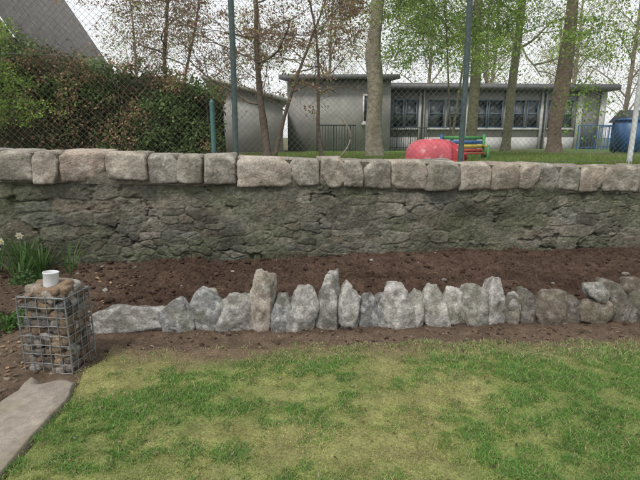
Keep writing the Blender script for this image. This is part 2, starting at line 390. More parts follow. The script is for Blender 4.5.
h=(.007+.014*sstep(-.3,.6,gp+.5*gd+.5*gh))*rng.uniform(.6,1.6,n)
dry=rng.uniform(0,1,n)<(.11+.4*sstep(-.5,.0,ed)+.2*sstep(.1,-.4,gp))
c1=np.array([.37,.41,.13]);c2=np.array([.13,.27,.065]);t=np.clip(sstep(-.4,.55,gp+.7*gd+.3*gf+.8*gh+.08)+rng.normal(0,.2,n),0,1)[:,None]
col=(c1*(1-t)+c2*t);col=np.where(dry[:,None],np.array([.44,.38,.22]),col)*rng.uniform(.6,1.25,n)[:,None]*(1+.25*gd)[:,None]
zz=.012+.008*fbm2(x*3,y*3,3,123)-.03*sstep(-.05,.1,ed)
blades('grass_blades',x,y,zz,h,.0036+0*h,col,M_grass,lawn,1.5)
a=Acc()
for i in range(1500):
    xx=random.uniform(-1.5,3.6);yy=random.uniform(1.6,3.7)
    if random.random()<.5: yy=random.uniform(3.1,3.75)
    an=random.uniform(0,6.28);r=random.uniform(.005,.016);c=np.array(random.choice([(.16,.09,.05),(.22,.17,.1),(.07,.05,.035),(.3,.26,.2)]))
    z=.026+random.uniform(0,.008);u=np.array([math.cos(an),math.sin(an),random.uniform(-.3,.3)])*r;v=np.array([-math.sin(an),math.cos(an),random.uniform(-.4,.4)])*r*random.uniform(.15,.6)
    P=np.array([xx,yy,z]);a.add([P-u,P-v,P+u,P+v],[(0,1,2,3)],c)
a.obj('lawn_litter',M_leaf,False,lawn)
# ---------------------------------------------------------------- path
nx1,ny1=160,260
X,Y=np.meshgrid(np.linspace(0,1,nx1),np.linspace(-3,2.95,ny1))
xl=-1.93+.03*vn2(Y*3,Y*0,140);xr=lawnleft(Y)+.02
Xp=xl+(xr-xl)*X
e_=np.minimum(np.minimum(sstep(0,.12,X+.04*vn2(Y*14,Y*0,146)),sstep(1,.93,X)),sstep(2.95,2.82,Y+.07*vn2(Xp*9,Y*6,141)))
Zp=-.03+e_*.066+.005*fbm2(Xp*6,Y*6,4,142)
Cp=np.array([.29,.255,.215])*(1+.45*fbm2(Xp*2.2,Y*2.2,4,143)+.25*fbm2(Xp*20,Y*20,3,144))[...,None]*(.55+.45*e_)[...,None]
mo=sstep(.1,.5,fbm2(Xp*4,Y*4,4,145)+.5*sstep(.8,1,X)+.4*sstep(.2,0,X))[...,None]*.5
Cp=Cp*(1-mo)+np.array([.18,.16,.10])*mo
npmesh('concrete_path',np.stack([Xp,Y,Zp],-1).reshape(-1,3),grid(nx1,ny1),M_conc,Cp.reshape(-1,3),True)
# ---------------------------------------------------------------- edging stones
G=(.32,.31,.29);L=(.42,.405,.38);B=(.25,.255,.255);P_=(.36,.31,.265);D_=(.14,.125,.105);N_=(.17,.135,.105)
rows=[(-1.55,.55,.19,G,0),(-1.17,.24,.22,B,.05),(-.93,.28,.29,B,-.3),(-.67,.29,.25,G,.1),(-.475,.16,.44,P_,-.03),(-.31,.19,.27,B,.12),(-.13,.21,.32,G,.35),
(.065,.16,.41,G,.04),(.23,.18,.34,L,-.05),(.40,.16,.25,B,.1),(.52,.12,.19,B,0),(.64,.23,.32,L,-.4),(.79,.15,.28,L,.1),(.965,.2,.29,L,-.45),(1.13,.2,.28,L,-.2),
(1.30,.21,.33,L,-.35),(1.48,.15,.35,L,.08),(1.62,.14,.21,D_,0),(1.76,.17,.25,D_,-.35),(1.96,.25,.23,N_,.1),(2.17,.17,.18,D_,.2),(2.35,.27,.19,N_,.1),(2.57,.21,.22,D_,-.2),(2.77,.22,.24,D_,.1),(3.0,.25,.24,N_,-.1),(3.25,.27,.28,G,.2),(3.52,.3,.24,D_,0)]
def edging(x,w_,h_,c,tl,i,y=None,z=None,sub=5,dep=None):
    yy=3.72+.055*(x+1.8)+random.uniform(-.035,.025) if y is None else y
    rr=random.Random(i*7+3)
    ex=[((rr.uniform(.5,1),rr.uniform(-.3,.3),rr.uniform(.4,.9)),rr.uniform(.78,1.1)),((-rr.uniform(.5,1),rr.uniform(-.3,.3),rr.uniform(.4,.9)),rr.uniform(.78,1.1)),((rr.uniform(-.4,.4),-1,rr.uniform(.3,.9)),rr.uniform(.8,1.0)),((rr.uniform(-.9,.9),-1,rr.uniform(-.3,.3)),rr.uniform(.85,1.0))]
    if w_>.4: ex=ex[2:]+[((-1,0,1),.95)]
    rnd=18 if c in (D_,N_) else 36
    V,F=stone(w_*1.08,(dep or rr.uniform(.13,.18)),h_*1.2,400+i,sub,9,.05,1.0,rnd,.16,(.95,1.3),ex,1.0)
    ct,st=math.cos(tl*.6),math.sin(tl*.6);V=np.stack([V[:,0]*ct+V[:,2]*st,V[:,1]+.12*V[:,2],-V[:,0]*st+V[:,2]*ct],1)
    c0=np.array(c);dark=c0.mean()<.17;c=c0*rr.uniform(.85,1.12)
    n=fbm3(V[:,0]*9+i,V[:,1]*9,V[:,2]*9,4,i);n2=fbm3(V[:,0]*22+i,V[:,1]*22,V[:,2]*22,4,i+9)
    wa=.2 if dark else .55
    cc=c*(1+.5*n)[:,None];wl=sstep(.08,.3,n2)[:,None];cc=cc*(1-wa*wl)+np.array([.58,.57,.54])*wa*wl
    dk=sstep(.05,.3,-n2)[:,None];cc=cc*(1-.5*dk)+np.array([.11,.10,.08])*.5*dk
    gs=sstep(.05,.4,fbm3(V[:,0]*5+i,V[:,1]*5,V[:,2]*5,3,77+i))[:,None];cc=cc*(1-.5*gs)+np.array([.17,.165,.11])*.5*gs
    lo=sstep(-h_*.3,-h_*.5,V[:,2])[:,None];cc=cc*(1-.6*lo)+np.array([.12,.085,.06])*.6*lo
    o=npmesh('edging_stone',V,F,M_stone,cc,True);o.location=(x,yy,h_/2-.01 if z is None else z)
    o.rotation_euler=(0,0,rr.uniform(-.3,.3))
for i,(x_,w_,h_,c,tl) in enumerate(rows): edging(x_,w_,h_,c,tl,i)
for i,(x_,w_,h_,c,tl,y_,z_) in enumerate([(2.38,.2,.12,G,1.2,3.97,.25),(2.6,.26,.14,D_,1.4,4.08,.20),(2.12,.2,.12,N_,1.3,4.05,.15),(2.8,.3,.16,N_,1.2,4.1,.22),(-.2,.18,.2,D_,.2,3.93,.12),(.52,.2,.2,B,.2,3.9,.12),(1.7,.2,.16,G,.4,3.95,.14),(-.95,.18,.16,L,.8,3.9,.2),(2.0,.2,.14,D_,1.,4.0,.15)]):
    edging(x_,w_,h_,c,tl,60+i,y_,z_,4)
# ---------------------------------------------------------------- gabion
gab=empty('gabion_basket',(-1.80,3.12,.0),math.radians(-6))
gw,gd_,gh=.325,.26,.53
a=Acc();gc=[(.30,.23,.16),(.22,.2,.18),(.33,.29,.25),(.17,.14,.12),(.38,.36,.33),(.26,.19,.13),(.15,.15,.15),(.24,.2,.16),(.13,.11,.09),(.2,.14,.1)]
ii=0
for kz in range(10):
    for kx in range(5):
        for ky in range(4):
            ii+=1
            if 0<kx<4 and 0<ky<3 and kz<9 and ii%2: continue
            s_=random.uniform(.06,.088)
            V,F=stone(s_*random.uniform(.9,1.3),s_,s_*random.uniform(.65,1.),900+ii,3,6,.05,1.,11,.2)
            r=random.uniform(-.8,.8);V=np.stack([V[:,0]*math.cos(r)+V[:,2]*math.sin(r),V[:,1],-V[:,0]*math.sin(r)+V[:,2]*math.cos(r)],1)
            px=-gw/2+.045+kx*(gw-.09)/4+random.uniform(-.010,.010);py=-gd_/2+.045+ky*(gd_-.09)/3+random.uniform(-.008,.008)
            pz=.03+kz*.054+random.uniform(-.010,.010)
            V=V+np.array([px,py,pz]);V[:,0]=np.clip(V[:,0],-gw/2,gw/2)+.0;V[:,1]=np.clip(V[:,1],-gd_/2,gd_/2)
            c=np.array(random.choice(gc))*random.uniform(.7,1.15)
            a.add(V,F,c)
for (px,py,pz,s_) in [(-.1,-.05,.56,.09),(.1,-.04,.56,.09),(.06,-.08,.56,.08),(-.09,.06,.56,.09),(.1,.06,.56,.09),(-.02,-.08,.55,.08),(.0,.08,.56,.1),(.09,.0,.58,.07)]:
    ii+=1;V,F=stone(s_*1.2,s_,s_*.75,900+ii,3,6,.05,1.,8);a.add(V+np.array([px,py,pz]),F,np.array(random.choice([(.38,.36,.33),(.3,.25,.2),(.2,.19,.18),(.25,.18,.12)])))
a.obj('stones',M_stone,True,gab)
a=Acc()
def wire(p,q_,r=.003):
    p=np.array(p,float);q_=np.array(q_,float);t=np.linspace(0,1,7)[:,None];P=p+(q_-p)*t;P=P+rng.normal(0,.002,P.shape);tube(a,P,r,5)
X0,X1,Y0,Y1=-gw/2-.006,gw/2+.006,-gd_/2-.006,gd_/2+.006
for zq in np.linspace(.005,gh,9):
    for p,q_ in (((X0,Y0),(X1,Y0)),((X1,Y0),(X1,Y1)),((X1,Y1),(X0,Y1)),((X0,Y1),(X0,Y0))): wire((*p,zq),(*q_,zq))
for xq in np.linspace(X0,X1,6):
    r=.0045 if xq in (X0,X1) else .003
    wire((xq,Y0,0),(xq,Y0,gh+.01),r);wire((xq,Y1,0),(xq,Y1,gh+.01),r)
for yq in np.linspace(Y0,Y1,5)[1:-1]:
    wire((X0,yq,0),(X0,yq,gh+.01));wire((X1,yq,0),(X1,yq,gh+.01))
for p,q_ in (((X0,Y0),(X1,Y0)),((X1,Y0),(X1,Y1)),((X1,Y1),(X0,Y1)),((X0,Y1),(X0,Y0))): wire((*p,gh),(*q_,gh),.0046)
for zq in np.linspace(.01,gh,40):
    for cx,cy in ((X0,Y0),(X1,Y0),(X1,Y1)):
        t=np.linspace(0,2*math.pi,7);tube(a,np.stack([cx+.007*np.cos(t),cy+.007*np.sin(t),zq+t*.0022],1),.0013,4)
a.obj('wire_cage',M_wire,True,gab)
def lathe(acc,prof,n=28,c=None,loc=(0,0,0)):
    P=np.array(prof);t=np.arange(n)*2*math.pi/n
    V=np.stack([P[:,0][:,None]*np.cos(t),P[:,0][:,None]*np.sin(t),np.repeat(P[:,1][:,None],n,1)],-1).reshape(-1,3)+np.array(loc)
    k=len(P);i=np.arange(k-1)[:,None]*n;j=np.arange(n)[None];q_=(j+1)%n
    acc.add(V,np.stack([i+j,i+q_,i+q_+n,i+j+n],-1).reshape(-1,4),c)
cup=empty('white_plastic_cup',(-1.80,3.1,.565))
a=Acc();lathe(a,[(.001,.012),(.040,.012),(.042,.0),(.045,.0),(.046,.02),(.048,.098),(.051,.102),(.051,.108),(.047,.11),(.044,.106),(.042,.03),(.001,.025)])
a.obj('cup_body',simple('white_plastic',(.55,.56,.58),.35,0,.05,10,0),True,cup)
cup.rotation_euler=(-.06,.06,0)
# ---------------------------------------------------------------- plants
def strap(acc,base,height,lean,ang,wd,c,n=7,droop=1.5):
    t=np.linspace(0,1,n);r=lean*t**droop
    P=np.stack([base[0]+np.cos(ang)*r,base[1]+np.sin(ang)*r,base[2]+height*(t-.22*lean/height*t**3)],1)
    tw=ang+math.pi/2+random.uniform(-.6,.6);side=np.array([math.cos(tw),math.sin(tw),0]);wv=wd*(1-.75*t**3)/2
    V=np.concatenate([P-side*wv[:,None],P+side*wv[:,None]])
    acc.add(V,[(i,i+n,i+n+1,i+1) for i in range(n-1)],c);return P[-1]
def daff(name,x,y,n,flowers,hh=.36):
    z=soilz(x,y)-.01;e_=empty(name,(x,y,z));a=Acc()
    for i in range(n):
        an=random.uniform(0,6.28);r=random.uniform(0,.09)
        strap(a,(r*math.cos(an),r*math.sin(an),0),hh*random.uniform(.6,1.1),random.uniform(.03,.22),an,.014,np.array([.085,.16,.05])*random.uniform(.7,1.4))
    a.obj('leaves',M_leaf,False,e_)
    a=Acc();b=Acc()
    for (fx,fy,fh,fa) in flowers:
        tube(b,[(0,0,0),(fx*.4,fy*.4,fh*.6),(fx,fy,fh),(fx+.02*math.cos(fa),fy+.02*math.sin(fa),fh+.005)],.0035,5,(.09,.17,.05))
        c0=np.array([fx+.03*math.cos(fa),fy+.03*math.sin(fa),fh]);ax=np.array([math.cos(fa),math.sin(fa),-.15]);ax/=np.linalg.norm(ax)
        u=np.array([-math.sin(fa),math.cos(fa),0]);v=np.cross(ax,u)
        for k in range(6):
            q_=k*math.pi/3;dd=u*math.cos(q_)+v*math.sin(q_);ee=-u*math.sin(q_)+v*math.cos(q_)
            a.add([c0,c0+dd*.022+ee*.015,c0+dd*.045+ax*.004,c0+dd*.022-ee*.015],[(0,1,2,3)],(.75,.75,.68))
        t=np.arange(10)*2*math.pi/10
        r0=[c0+(u*math.cos(w_)+v*math.sin(w_))*.008 for w_ in t];r1=[c0+ax*.018+(u*math.cos(w_)+v*math.sin(w_))*.012 for w_ in t]
        a.add(r0+r1,[(k,(k+1)%10,10+(k+1)%10,10+k) for k in range(10)],(.78,.6,.15))
    b.obj('stems',M_leaf,False,e_);a.obj('flowers',M_leaf,False,e_)
daff('daffodil_plant',-3.12,4.95,60,[(.03,-.06,.42,-1.4),(-.12,-.1,.37,-1.9)],.42)
daff('daffodil_plant',-2.92,4.90,46,[],.36)
daff('daffodil_plant',-3.05,4.72,40,[],.32)
daff('daffodil_plant',-3.4,4.85,50,[(.1,-.04,.3,-1)],.42)
daff('daffodil_plant',-2.64,4.93,18,[],.38)
daff('daffodil_plant',-3.75,4.8,36,[(.03,-.06,.38,-1.4)],.38)
def leafcloud(acc,P,size,cols,asp=.6):
    n=len(P);d=rng.normal(0,1,(n,3));d/=np.linalg.norm(d,axis=1)[:,None]
    u=rng.normal(0,1,(n,3));u-= (u*d).sum(1)[:,None]*d;u/=np.linalg.norm(u,axis=1)[:,None];v=np.cross(d,u)
    s=(np.asarray(size)*rng.uniform(.6,1.3,n))[:,None]
    V=np.stack([P-u*s,P+v*s*asp+d*s*.12,P+u*s,P-v*s*asp+d*s*.12],1).reshape(-1,3);i=np.arange(n)*4
    acc.add(V,np.stack([i,i+1,i+2,i+3],1),np.repeat(cols,4,axis=0))
def lowplant(name,x,y,r,n,h,c,ls=.022):
    z=soilz(x,y);a=Acc();t=rng.uniform(0,6.28,n);rr=r*np.sqrt(rng.uniform(0,1,n))
    P=np.stack([x+rr*np.cos(t),y+rr*np.sin(t),z+h*(1-(rr/r)**2)*rng.uniform(.2,1,n)+.01],1)
    leafcloud(a,P,ls,np.array(c)*rng.uniform(.5,1.4,(n,1)));a.obj(name,M_leaf)
lowplant('ground_cover_plant',-2.9,4.6,.17,500,.12,(.08,.15,.05),.018)
lowplant('ground_cover_plant',-2.42,3.72,.13,340,.12,(.09,.18,.05),.017)
lowplant('ground_cover_plant',-2.6,3.62,.2,500,.14,(.09,.17,.045),.018)
lowplant('ground_cover_plant',-3.3,4.3,.2,400,.12,(.07,.15,.045),.02)
# ---------------------------------------------------------------- chain-link fence
fen=empty('chain_link_fence',(*toW(0,.55),0),WR)
a=Acc()
for sx in (-3.6,-.6,2.47,5.34,10.6):
    tube(a,[(sx,0,1.0),(sx+.01,0,2.4),(sx+.0,0,3.9)],.035,10)
a.obj('posts',M_postg,True,fen)
a=Acc();tube(a,[(7.76,0,1.0),(7.77,0,2.2)],.035,10);tube(a,[(7.77,0,2.2),(7.77,0,3.9)],.03,10);a.obj('pale_post',M_postw,True,fen)
a=Acc();dz=.066;z0_,z1_=1.22,3.75;H=z1_-z0_;x0_,x1_=-3.6,10.6
for sgn in (1,-1):
    xx=x0_-H
    while xx<x1_+H:
        ta=0;tb=H
        if sgn>0: ta=max(0,x0_-xx);tb=min(H,x1_-xx)
        else: ta=max(0,xx-x1_);tb=min(H,xx-x0_)
        if tb-ta>.1:
            m_=max(2,int((tb-ta)/.2)+1);t=np.linspace(ta,tb,m_);sx=xx+sgn*t;zz=z0_+t
            yy=-.04+.018*vn2(sx*1.3,zz*1.3,7)+.002*sgn;sx=sx+.008*vn2(sx*2,zz*2,8);zz=zz+.012*vn2(sx*1.1,zz*1.5,9)
            tube(a,np.stack([sx,yy,zz],1),.0014,3)
        xx+=dz*1.12
for zz in (1.24,2.45,3.7):
    sx=np.linspace(x0_,x1_,60);tube(a,np.stack([sx,sx*0-.04,zz-.015*np.abs(np.sin(sx))],1),.002,4)
a.obj('mesh',M_link,False,fen)
# ---------------------------------------------------------------- upper grass tufts
n=80000
s_=rng.uniform(2,10.5,n);t_=.5+rng.uniform(0,1,n)**1.6*9
x=WX+s_*cw-t_*sw;y=WY+s_*sw+t_*cw
kp=(fbm2(x*1.2,y*1.2,3,150)+.3+.1*(x-1)>0);x,y=x[kp],y[kp];n=len(x)
dry=rng.uniform(0,1,n)<.22
col=np.where(dry[:,None],np.array([.28,.22,.12]),np.array([.17,.27,.06]))*rng.uniform(.6,1.3,n)[:,None]
blades('rough_grass',x,y,upper(x,y)-.005,rng.uniform(.03,.10,n),.007*np.ones(n),col,M_grass,None,.8)
# ---------------------------------------------------------------- trees
def unit(v): return v/np.linalg.norm(v)
def branch(acc,p,d,L,r,depth,tips,R,c,sides,jit=.22,grav=.0,kids=3,spread=.8,ratio=.62):
    n=max(3,int(4+depth));P=[p];dd=d.copy()
    for i in range(n):
        dd=unit(dd+R.normal(0,jit,3)*.55+np.array([0,0,grav]));P.append(P[-1]+dd*L/n)
    P=np.array(P);rr=r*(1-np.linspace(0,1,n+1)*.62)
    tube(acc,P,rr,max(3,sides),c)
    if depth<=1:
        for q_ in P[1:]: tips.append(q_)
    if depth<=0: return
    for k in range(kids+(1 if depth>1 else 0)):
        t=R.uniform(.25,1.);i=min(n-1,int(t*n));b=P[i]+(P[i+1]-P[i])*(t*n-i)
        ax=unit(P[i+1]-P[i]);s=R.normal(0,1,3);s-=s@ax*ax;s=unit(s)
        nd=unit(ax*(1-spread*.5)+s*spread+np.array([0,0,.08]))
        branch(acc,b,nd,L*ratio*R.uniform(.7,1.15),max(.0022,r*.5*(1-t*.3)),depth-1,tips,R,c,sides-2,jit,grav,kids,spread,ratio)
def tree(name,x,y,stems,leafcol,nleaf,lsize,seed,bark=(.17,.14,.11),kids=3,depth=3,cloud=.18,limbs=8,limb0=.4,limbL=.4,clumpy=.55,grav=0,up=(.2,.9),limbr=.5,bend=.05):
    R=np.random.default_rng(seed);e_=empty(name,(x,y,U(x,y)-.08));a=Acc();tips=[]
    for (dx,dy,H,r,lx,ly) in stems:
        n=30;t=np.linspace(0,1,n)
        P=np.stack([dx+lx*t+bend*H*.3*np.sin(t*5+seed+dx*9)*t+.25*r*vn2(t*14,t*0,seed),dy+ly*t,H*t],1)
        rad=r*(1-.72*t)*(1+.4*np.exp(-t*H/.18))*(1+.08*vn2(t*20,t*0,seed+1))
        tube(a,P,rad,16 if r>.1 else 8,bark,.2,seed)
        for k in range(limbs):
            tt=limb0+(1-limb0)*(k+R.uniform(0,1))/limbs;i=min(n-2,int(tt*(n-1)));an=k*2.4+R.uniform(-.5,.5)+seed
            d=unit(np.array([math.cos(an),math.sin(an),R.uniform(*up)]))
            branch(a,P[i],d,H*limbL*R.uniform(.6,1.1)*(1.15-.5*tt),max(.007,rad[i]*limbr),depth,tips,R,bark,7,.25,grav,kids)
    a.obj('trunk_and_branches',M_bark,True,e_)
    if nleaf:
        T=np.array(tips);kp=fbm3(T[:,0]*clumpy,T[:,1]*clumpy,T[:,2]*clumpy,2,seed%40)>-.2;T=T[kp]
        nc=nleaf//14;cen=T[R.integers(0,len(T),nc)]+R.normal(0,cloud,(nc,3))*np.array([1,1,.6])
        ss=R.uniform(.4,1.5,nc)*cloud*.5;q_=R.integers(0,nc,nleaf)
        P=cen[q_]+R.normal(0,1,(nleaf,3))*ss[q_][:,None]*np.array([1,1,.5])
        shade=R.uniform(.6,1.15,nc)[q_][:,None]
        cc=np.array(leafcol)[R.integers(0,len(leafcol),nleaf)]*R.uniform(.75,1.2,(nleaf,1))*shade
        b=Acc();leafcloud(b,P,lsize,cc);b.obj('leaves',M_leaf,False,e_)
    return e_
COP=[(.28,.15,.10),(.34,.19,.13),(.22,.13,.09),(.28,.26,.10),(.38,.25,.19),(.24,.28,.09)]
LIM=[(.30,.44,.09),(.24,.38,.065),(.36,.48,.12),(.17,.29,.055)]
tree('copper_leaved_tree',-.85,8.1,[(0,0,3.7,.06,-.25,.1),(.05,0,2.9,.035,.9,-.1)],COP,12000,.020,3,(.13,.10,.08),limbs=8,limb0=.28,limbL=.44,cloud=.12,up=(-.1,.6),bend=.12)
tree('copper_leaved_tree',.05,8.6,[(0,0,3.2,.035,-.3,.1)],COP,3500,.020,5,(.15,.12,.09),limbs=7,limb0=.3,limbL=.38,cloud=.12,up=(-.2,.6),bend=.16)
tree('copper_leaved_tree',-3.9,12.3,[(0,0,5.6,.07,.5,.1),(.2,0,5.0,.045,1.0,.1)],COP,24000,.024,9,(.14,.105,.08),limbs=9,limb0=.42,limbL=.42,cloud=.22,up=(-.1,.5),bend=.1)
tree('beech_tree',1.2,11,[(0,0,11,.185,-.1,.3)],LIM,22000,.028,12,(.27,.24,.185),limbs=12,limb0=.30,limbL=.28,cloud=.25,grav=-.03)
tree('lime_tree',4.25,14,[(0,0,11,.15,.2,0)],LIM,40000,.034,15,(.17,.165,.105),limbs=14,limb0=.24,limbL=.26,cloud=.28,grav=-.05,limbr=.35,up=(-.1,.6))
tree('lime_tree',6.05,16,[(0,0,12,.15,.3,0)],LIM,26000,.038,18,(.17,.16,.105),limbs=12,limb0=.26,limbL=.22,cloud=.3,limbr=.35)
tree('sycamore_tree',6.15,13,[(0,0,11,.18,.6,0)],LIM,4000,.035,21,(.19,.145,.11),limbs=8,limb0=.42,limbL=.25,cloud=.22,limbr=.35)
tree('green_leaved_sapling',2.7,10.2,[(0,0,4.5,.03,.4,0),(.1,.1,4.3,.025,-.5,.1)],LIM,30000,.023,23,(.15,.14,.09),limbs=9,limb0=.46,limbL=.38,cloud=.2,up=(-.3,.5))
tree('green_leaved_sapling',-6.6,9.6,[(0,0,2.6,.035,.3,0),(.1,.1,2.3,.03,-.3,.1)],LIM,9000,.026,25,(.13,.12,.08),limbs=7,limb0=.15,limbL=.35,cloud=.16)
dt=empty('distant_trees');vm=[]
for i,s_ in enumerate((31,37,41)):
    R=np.random.default_rng(s_);a=Acc();tips=[]
    n=12;t=np.linspace(0,1,n);P=np.stack([.3*np.sin(t*3+s_),0*t,11*t],1);rad=.17*(1-.75*t);tube(a,P,rad,7,(.24,.20,.165))
    for k in range(11):
        tt=.15+.85*k/11;j=min(n-2,int(tt*(n-1)));an=k*2.4+s_;branch(a,P[j],unit(np.array([math.cos(an),math.sin(an),1.1])),3.2*(1.2-.6*tt),rad[j]*.45,2,tips,R,(.24,.20,.165),5,.25,0,3)
    T=np.array(tips);P=T[R.integers(0,len(T),3400)]+R.normal(0,.3,(3400,3))
    v_=Acc();leafcloud(v_,P,.06,np.array([(.34,.38,.12),(.28,.22,.12),(.36,.46,.14)])[R.integers(0,3,3400)])
    vm.append((a.obj('branches_%d'%i,M_bark,True,dt),v_.obj('buds_%d'%i,M_leaf,False,dt)))
pos=[(-14,38),(-5,40),(1,36),(8,38),(12,36),(16,33),(19,38),(23,34),(27,40),(-22,42),(14.5,43),(21,45),(18,29.5),(4.5,44),(31,38)]
for i,(x_,y_) in enumerate(pos):
    o,l=vm[i%3]
    if i<3:
        for q_ in (o,l): q_.location=(x_,y_,.9)
    else:
        sc=random.uniform(.75,1.15);r=random.uniform(0,6.28)
        for q_ in (o,l):
            k=bpy.data.objects.new(q_.name.split('.')[0],q_.data);coll.objects.link(k);k.parent=dt;k.location=(x_,y_,.9);k.scale=(sc,)*3;k.rotation_euler=(0,0,r)
# ---------------------------------------------------------------- ivy covered wall
ivy=empty('ivy_hedge',(0,0,0))
def itop(x): return 2.62+.24*np.clip(-2.3-x,0,6)**.95+.16*vn2(x*1.3,x*0,160)+.10*vn2(x*4,x*0,161)
nx1,ny1=160,40
X,Q=np.meshgrid(np.linspace(-13,-2.15,nx1),np.linspace(0,1,ny1))
Zi=.9+Q*(itop(X)-.95-.1)
Yi=11.2-.2*fbm2(X*1.5,Zi*1.5,3,161)+.5*sstep(.85,1,Q)
Ci=np.array([.08,.075,.045])*(1+.4*fbm2(X*3,Zi*3,3,162))[...,None]
npmesh('ivy_backing',np.stack([X,Yi,Zi],-1).reshape(-1,3),grid(nx1,ny1),M_soil,Ci.reshape(-1,3),True,ivy)
a=Acc();box(a,-13,-2.3,11.5,11.9,.9,2.5,(.2,.18,.15));a.obj('wall_behind',M_wall,False,ivy)
n=40000;x=rng.uniform(-13,-2.1,n);qz=rng.uniform(0,1,n)**.75;zt=itop(x);z=.95+qz*(zt-.9)
cl=fbm2(x*1.6,z*1.9,3,163);kp=rng.uniform(0,1,n)<(.35+.65*sstep(-.3,.1,cl+.4*(qz-.5)));x,z,qz,cl=x[kp],z[kp],qz[kp],cl[kp];n=len(x)
y=11.05-.28*cl-rng.uniform(0,.16,n)+rng.uniform(0,.5,n)*(qz>.9);z=z+rng.normal(0,.05,n)+(rng.uniform(0,1,n)<.05)*rng.uniform(0,.35,n)
brn=(fbm2(x*.9+3,z*1.1,3,164)+.35*(qz-.6))>-.08
cI=np.where((brn&(rng.uniform(0,1,n)<.6))[:,None],np.array([.27,.18,.11]),np.array([.10,.145,.05]))
cI=cI*(.75+.8*sstep(-.3,.5,cl))[:,None]*rng.uniform(.5,1.5,(n,1))
b=Acc();leafcloud(b,np.stack([x,y,z],1),.036,cI);b.obj('ivy_leaves',M_leaf,False,ivy)
b=Acc()
R=np.random.default_rng(5)
for i in range(90):
    xx=R.uniform(-9,-2.2);branch(b,np.array([xx,11.0,float(itop(np.array(xx)))-R.uniform(.15,.9)]),unit(np.array([R.normal(0,.5),R.normal(-.4,.3),1.])),R.uniform(.3,.7),.008,1,[],R,(.2,.15,.115),4)
b.obj('twigs',M_bark,False,ivy)
# ---------------------------------------------------------------- buildings
M_rend=simple('grey_render',(.27,.265,.25),.9,0,.2,1.6,.2);M_pale=simple('pale_render',(.43,.43,.42),.85,0,.1,2,.1)
M_fascia=simple('fascia_grey',(.12,.12,.125),.6,0,.15,2,0);M_frame=simple('window_frame_blue',(.11,.145,.19),.5,0,.1,3,0)
M_wframe=simple('white_upvc',(.6,.6,.6),.4,0,.05,3,0)
mg,ng,bg=mk('window_glass')
tcg=ng.nodes.new('ShaderNodeTexCoord');ngn=ng.nodes.new('ShaderNodeTexNoise');ngn.inputs['Scale'].default_value=1.7;ng.links.new(tcg.outputs['Object'],ngn.inputs['Vector'])
rg=ng.nodes.new('ShaderNodeValToRGB');rg.color_ramp.elements[0].color=(.02,.025,.03,1);rg.color_ramp.elements[1].color=(.11,.12,.13,1);rg.color_ramp.elements[0].position=.42;rg.color_ramp.elements[1].position=.6
ng.links.new(ngn.outputs['Fac'],rg.inputs['Fac']);ng.links.new(rg.outputs['Color'],bg.inputs['Base Color']);bg.inputs['Roughness'].default_value=.35
M_roof=simple('roof_felt',(.16,.16,.165),.9,0,.2,1.5,.2);M_rust=simple('dark_stone',(.15,.125,.105),.95,0,.45,3.2,.8)
M_blue=simple('blue_paint',(.05,.13,.3),.45,0,.1,5,0);M_dark=simple('dark_metal',(.04,.045,.05),.5,.3,.1,5,0)
sch=empty('school_building',(3.0,25,1.0),math.radians(3))
a=Acc();box(a,0,11.6,0,7,-.3,2.85);a.obj('walls',M_rend,False,sch)
a=Acc();box(a,-.35,12.0,-.5,7.3,2.85,3.1);a.obj('fascia',M_fascia,False,sch)
a=Acc();box(a,-.3,11.95,-.45,7.25,3.1,3.14);a.obj('roof',M_roof,False,sch)
a=Acc()
for xq in (.1,1.95,4.35,6.35,8.2,10.1,11.3): box(a,xq,xq+.28,-.12,-.003,-.3,2.85)
box(a,.4,1.94,-.05,-.002,-.3,.55);box(a,2.24,4.34,-.05,-.002,-.3,.55);box(a,4.64,6.34,-.05,-.002,-.3,.55);box(a,6.64,8.19,-.05,-.002,-.3,.55);box(a,8.49,10.09,-.05,-.002,-.3,.55);a.obj('pilasters',M_pale,False,sch)
a=Acc()
for xq in (2.1,8.35): tube(a,[(xq,-.18,-.3),(xq,-.18,2.85)],.05,8)
a.obj('downpipes',M_dark,True,sch)
def window(par,x,z,w_,h_,nv=2,nh=2,y=0,mat=M_frame):
    e_=Acc();g_=Acc();t=.06
    box(e_,x,x+w_,y-.09,y-.004,z,z+t);box(e_,x,x+w_,y-.09,y-.004,z+h_-t,z+h_)
    for k in range(nv+1):
        xx=x+(w_-t)*k/nv;box(e_,xx,xx+t,y-.086,y-.006,z+t,z+h_-t)
    for k in range(1,nh): zz=z+h_*(.25+.5*k/nh);box(e_,x+t,x+w_-t,y-.08,y-.008,zz,zz+t*.7)
    box(g_,x+.02,x+w_-.02,y-.045,y-.02,z+.02,z+h_-.02)
    e_.obj('window_frame',mat,False,par);g_.obj('window_glass',mg,False,par)
    s_=Acc();box(s_,x-.05,x+w_+.05,y-.16,y-.003,z-.09,z-.003);s_.obj('window_sill',M_pale,False,par)
for (x_,w_) in ((.6,.6),(1.27,.6),(2.45,.8),(3.4,.8),(4.85,.6),(5.5,.75),(6.8,.6),(7.5,.6),(8.65,.6),(9.3,.6)): window(sch,x_,1.0,w_,1.4,1,2)
a=Acc();box(a,10.45,11.25,-.07,-.004,-.1,2.05);a.obj('door',M_fascia,False,sch)
ba=empty('school_annexe',(-1.3,20,1.0),math.radians(-2))
a=Acc();box(a,0,4.1,0,6,-.3,2.75);a.obj('walls',M_rend,False,ba)
a=Acc();a.add([(-.3,-.35,2.755),(4.4,-.35,2.755),(4.4,6.3,3.3),(-.3,6.3,3.3),(-.3,-.35,2.93),(4.4,-.35,2.93),(4.4,6.3,3.48),(-.3,6.3,3.48)],BF);a.obj('roof',M_roof,False,ba)
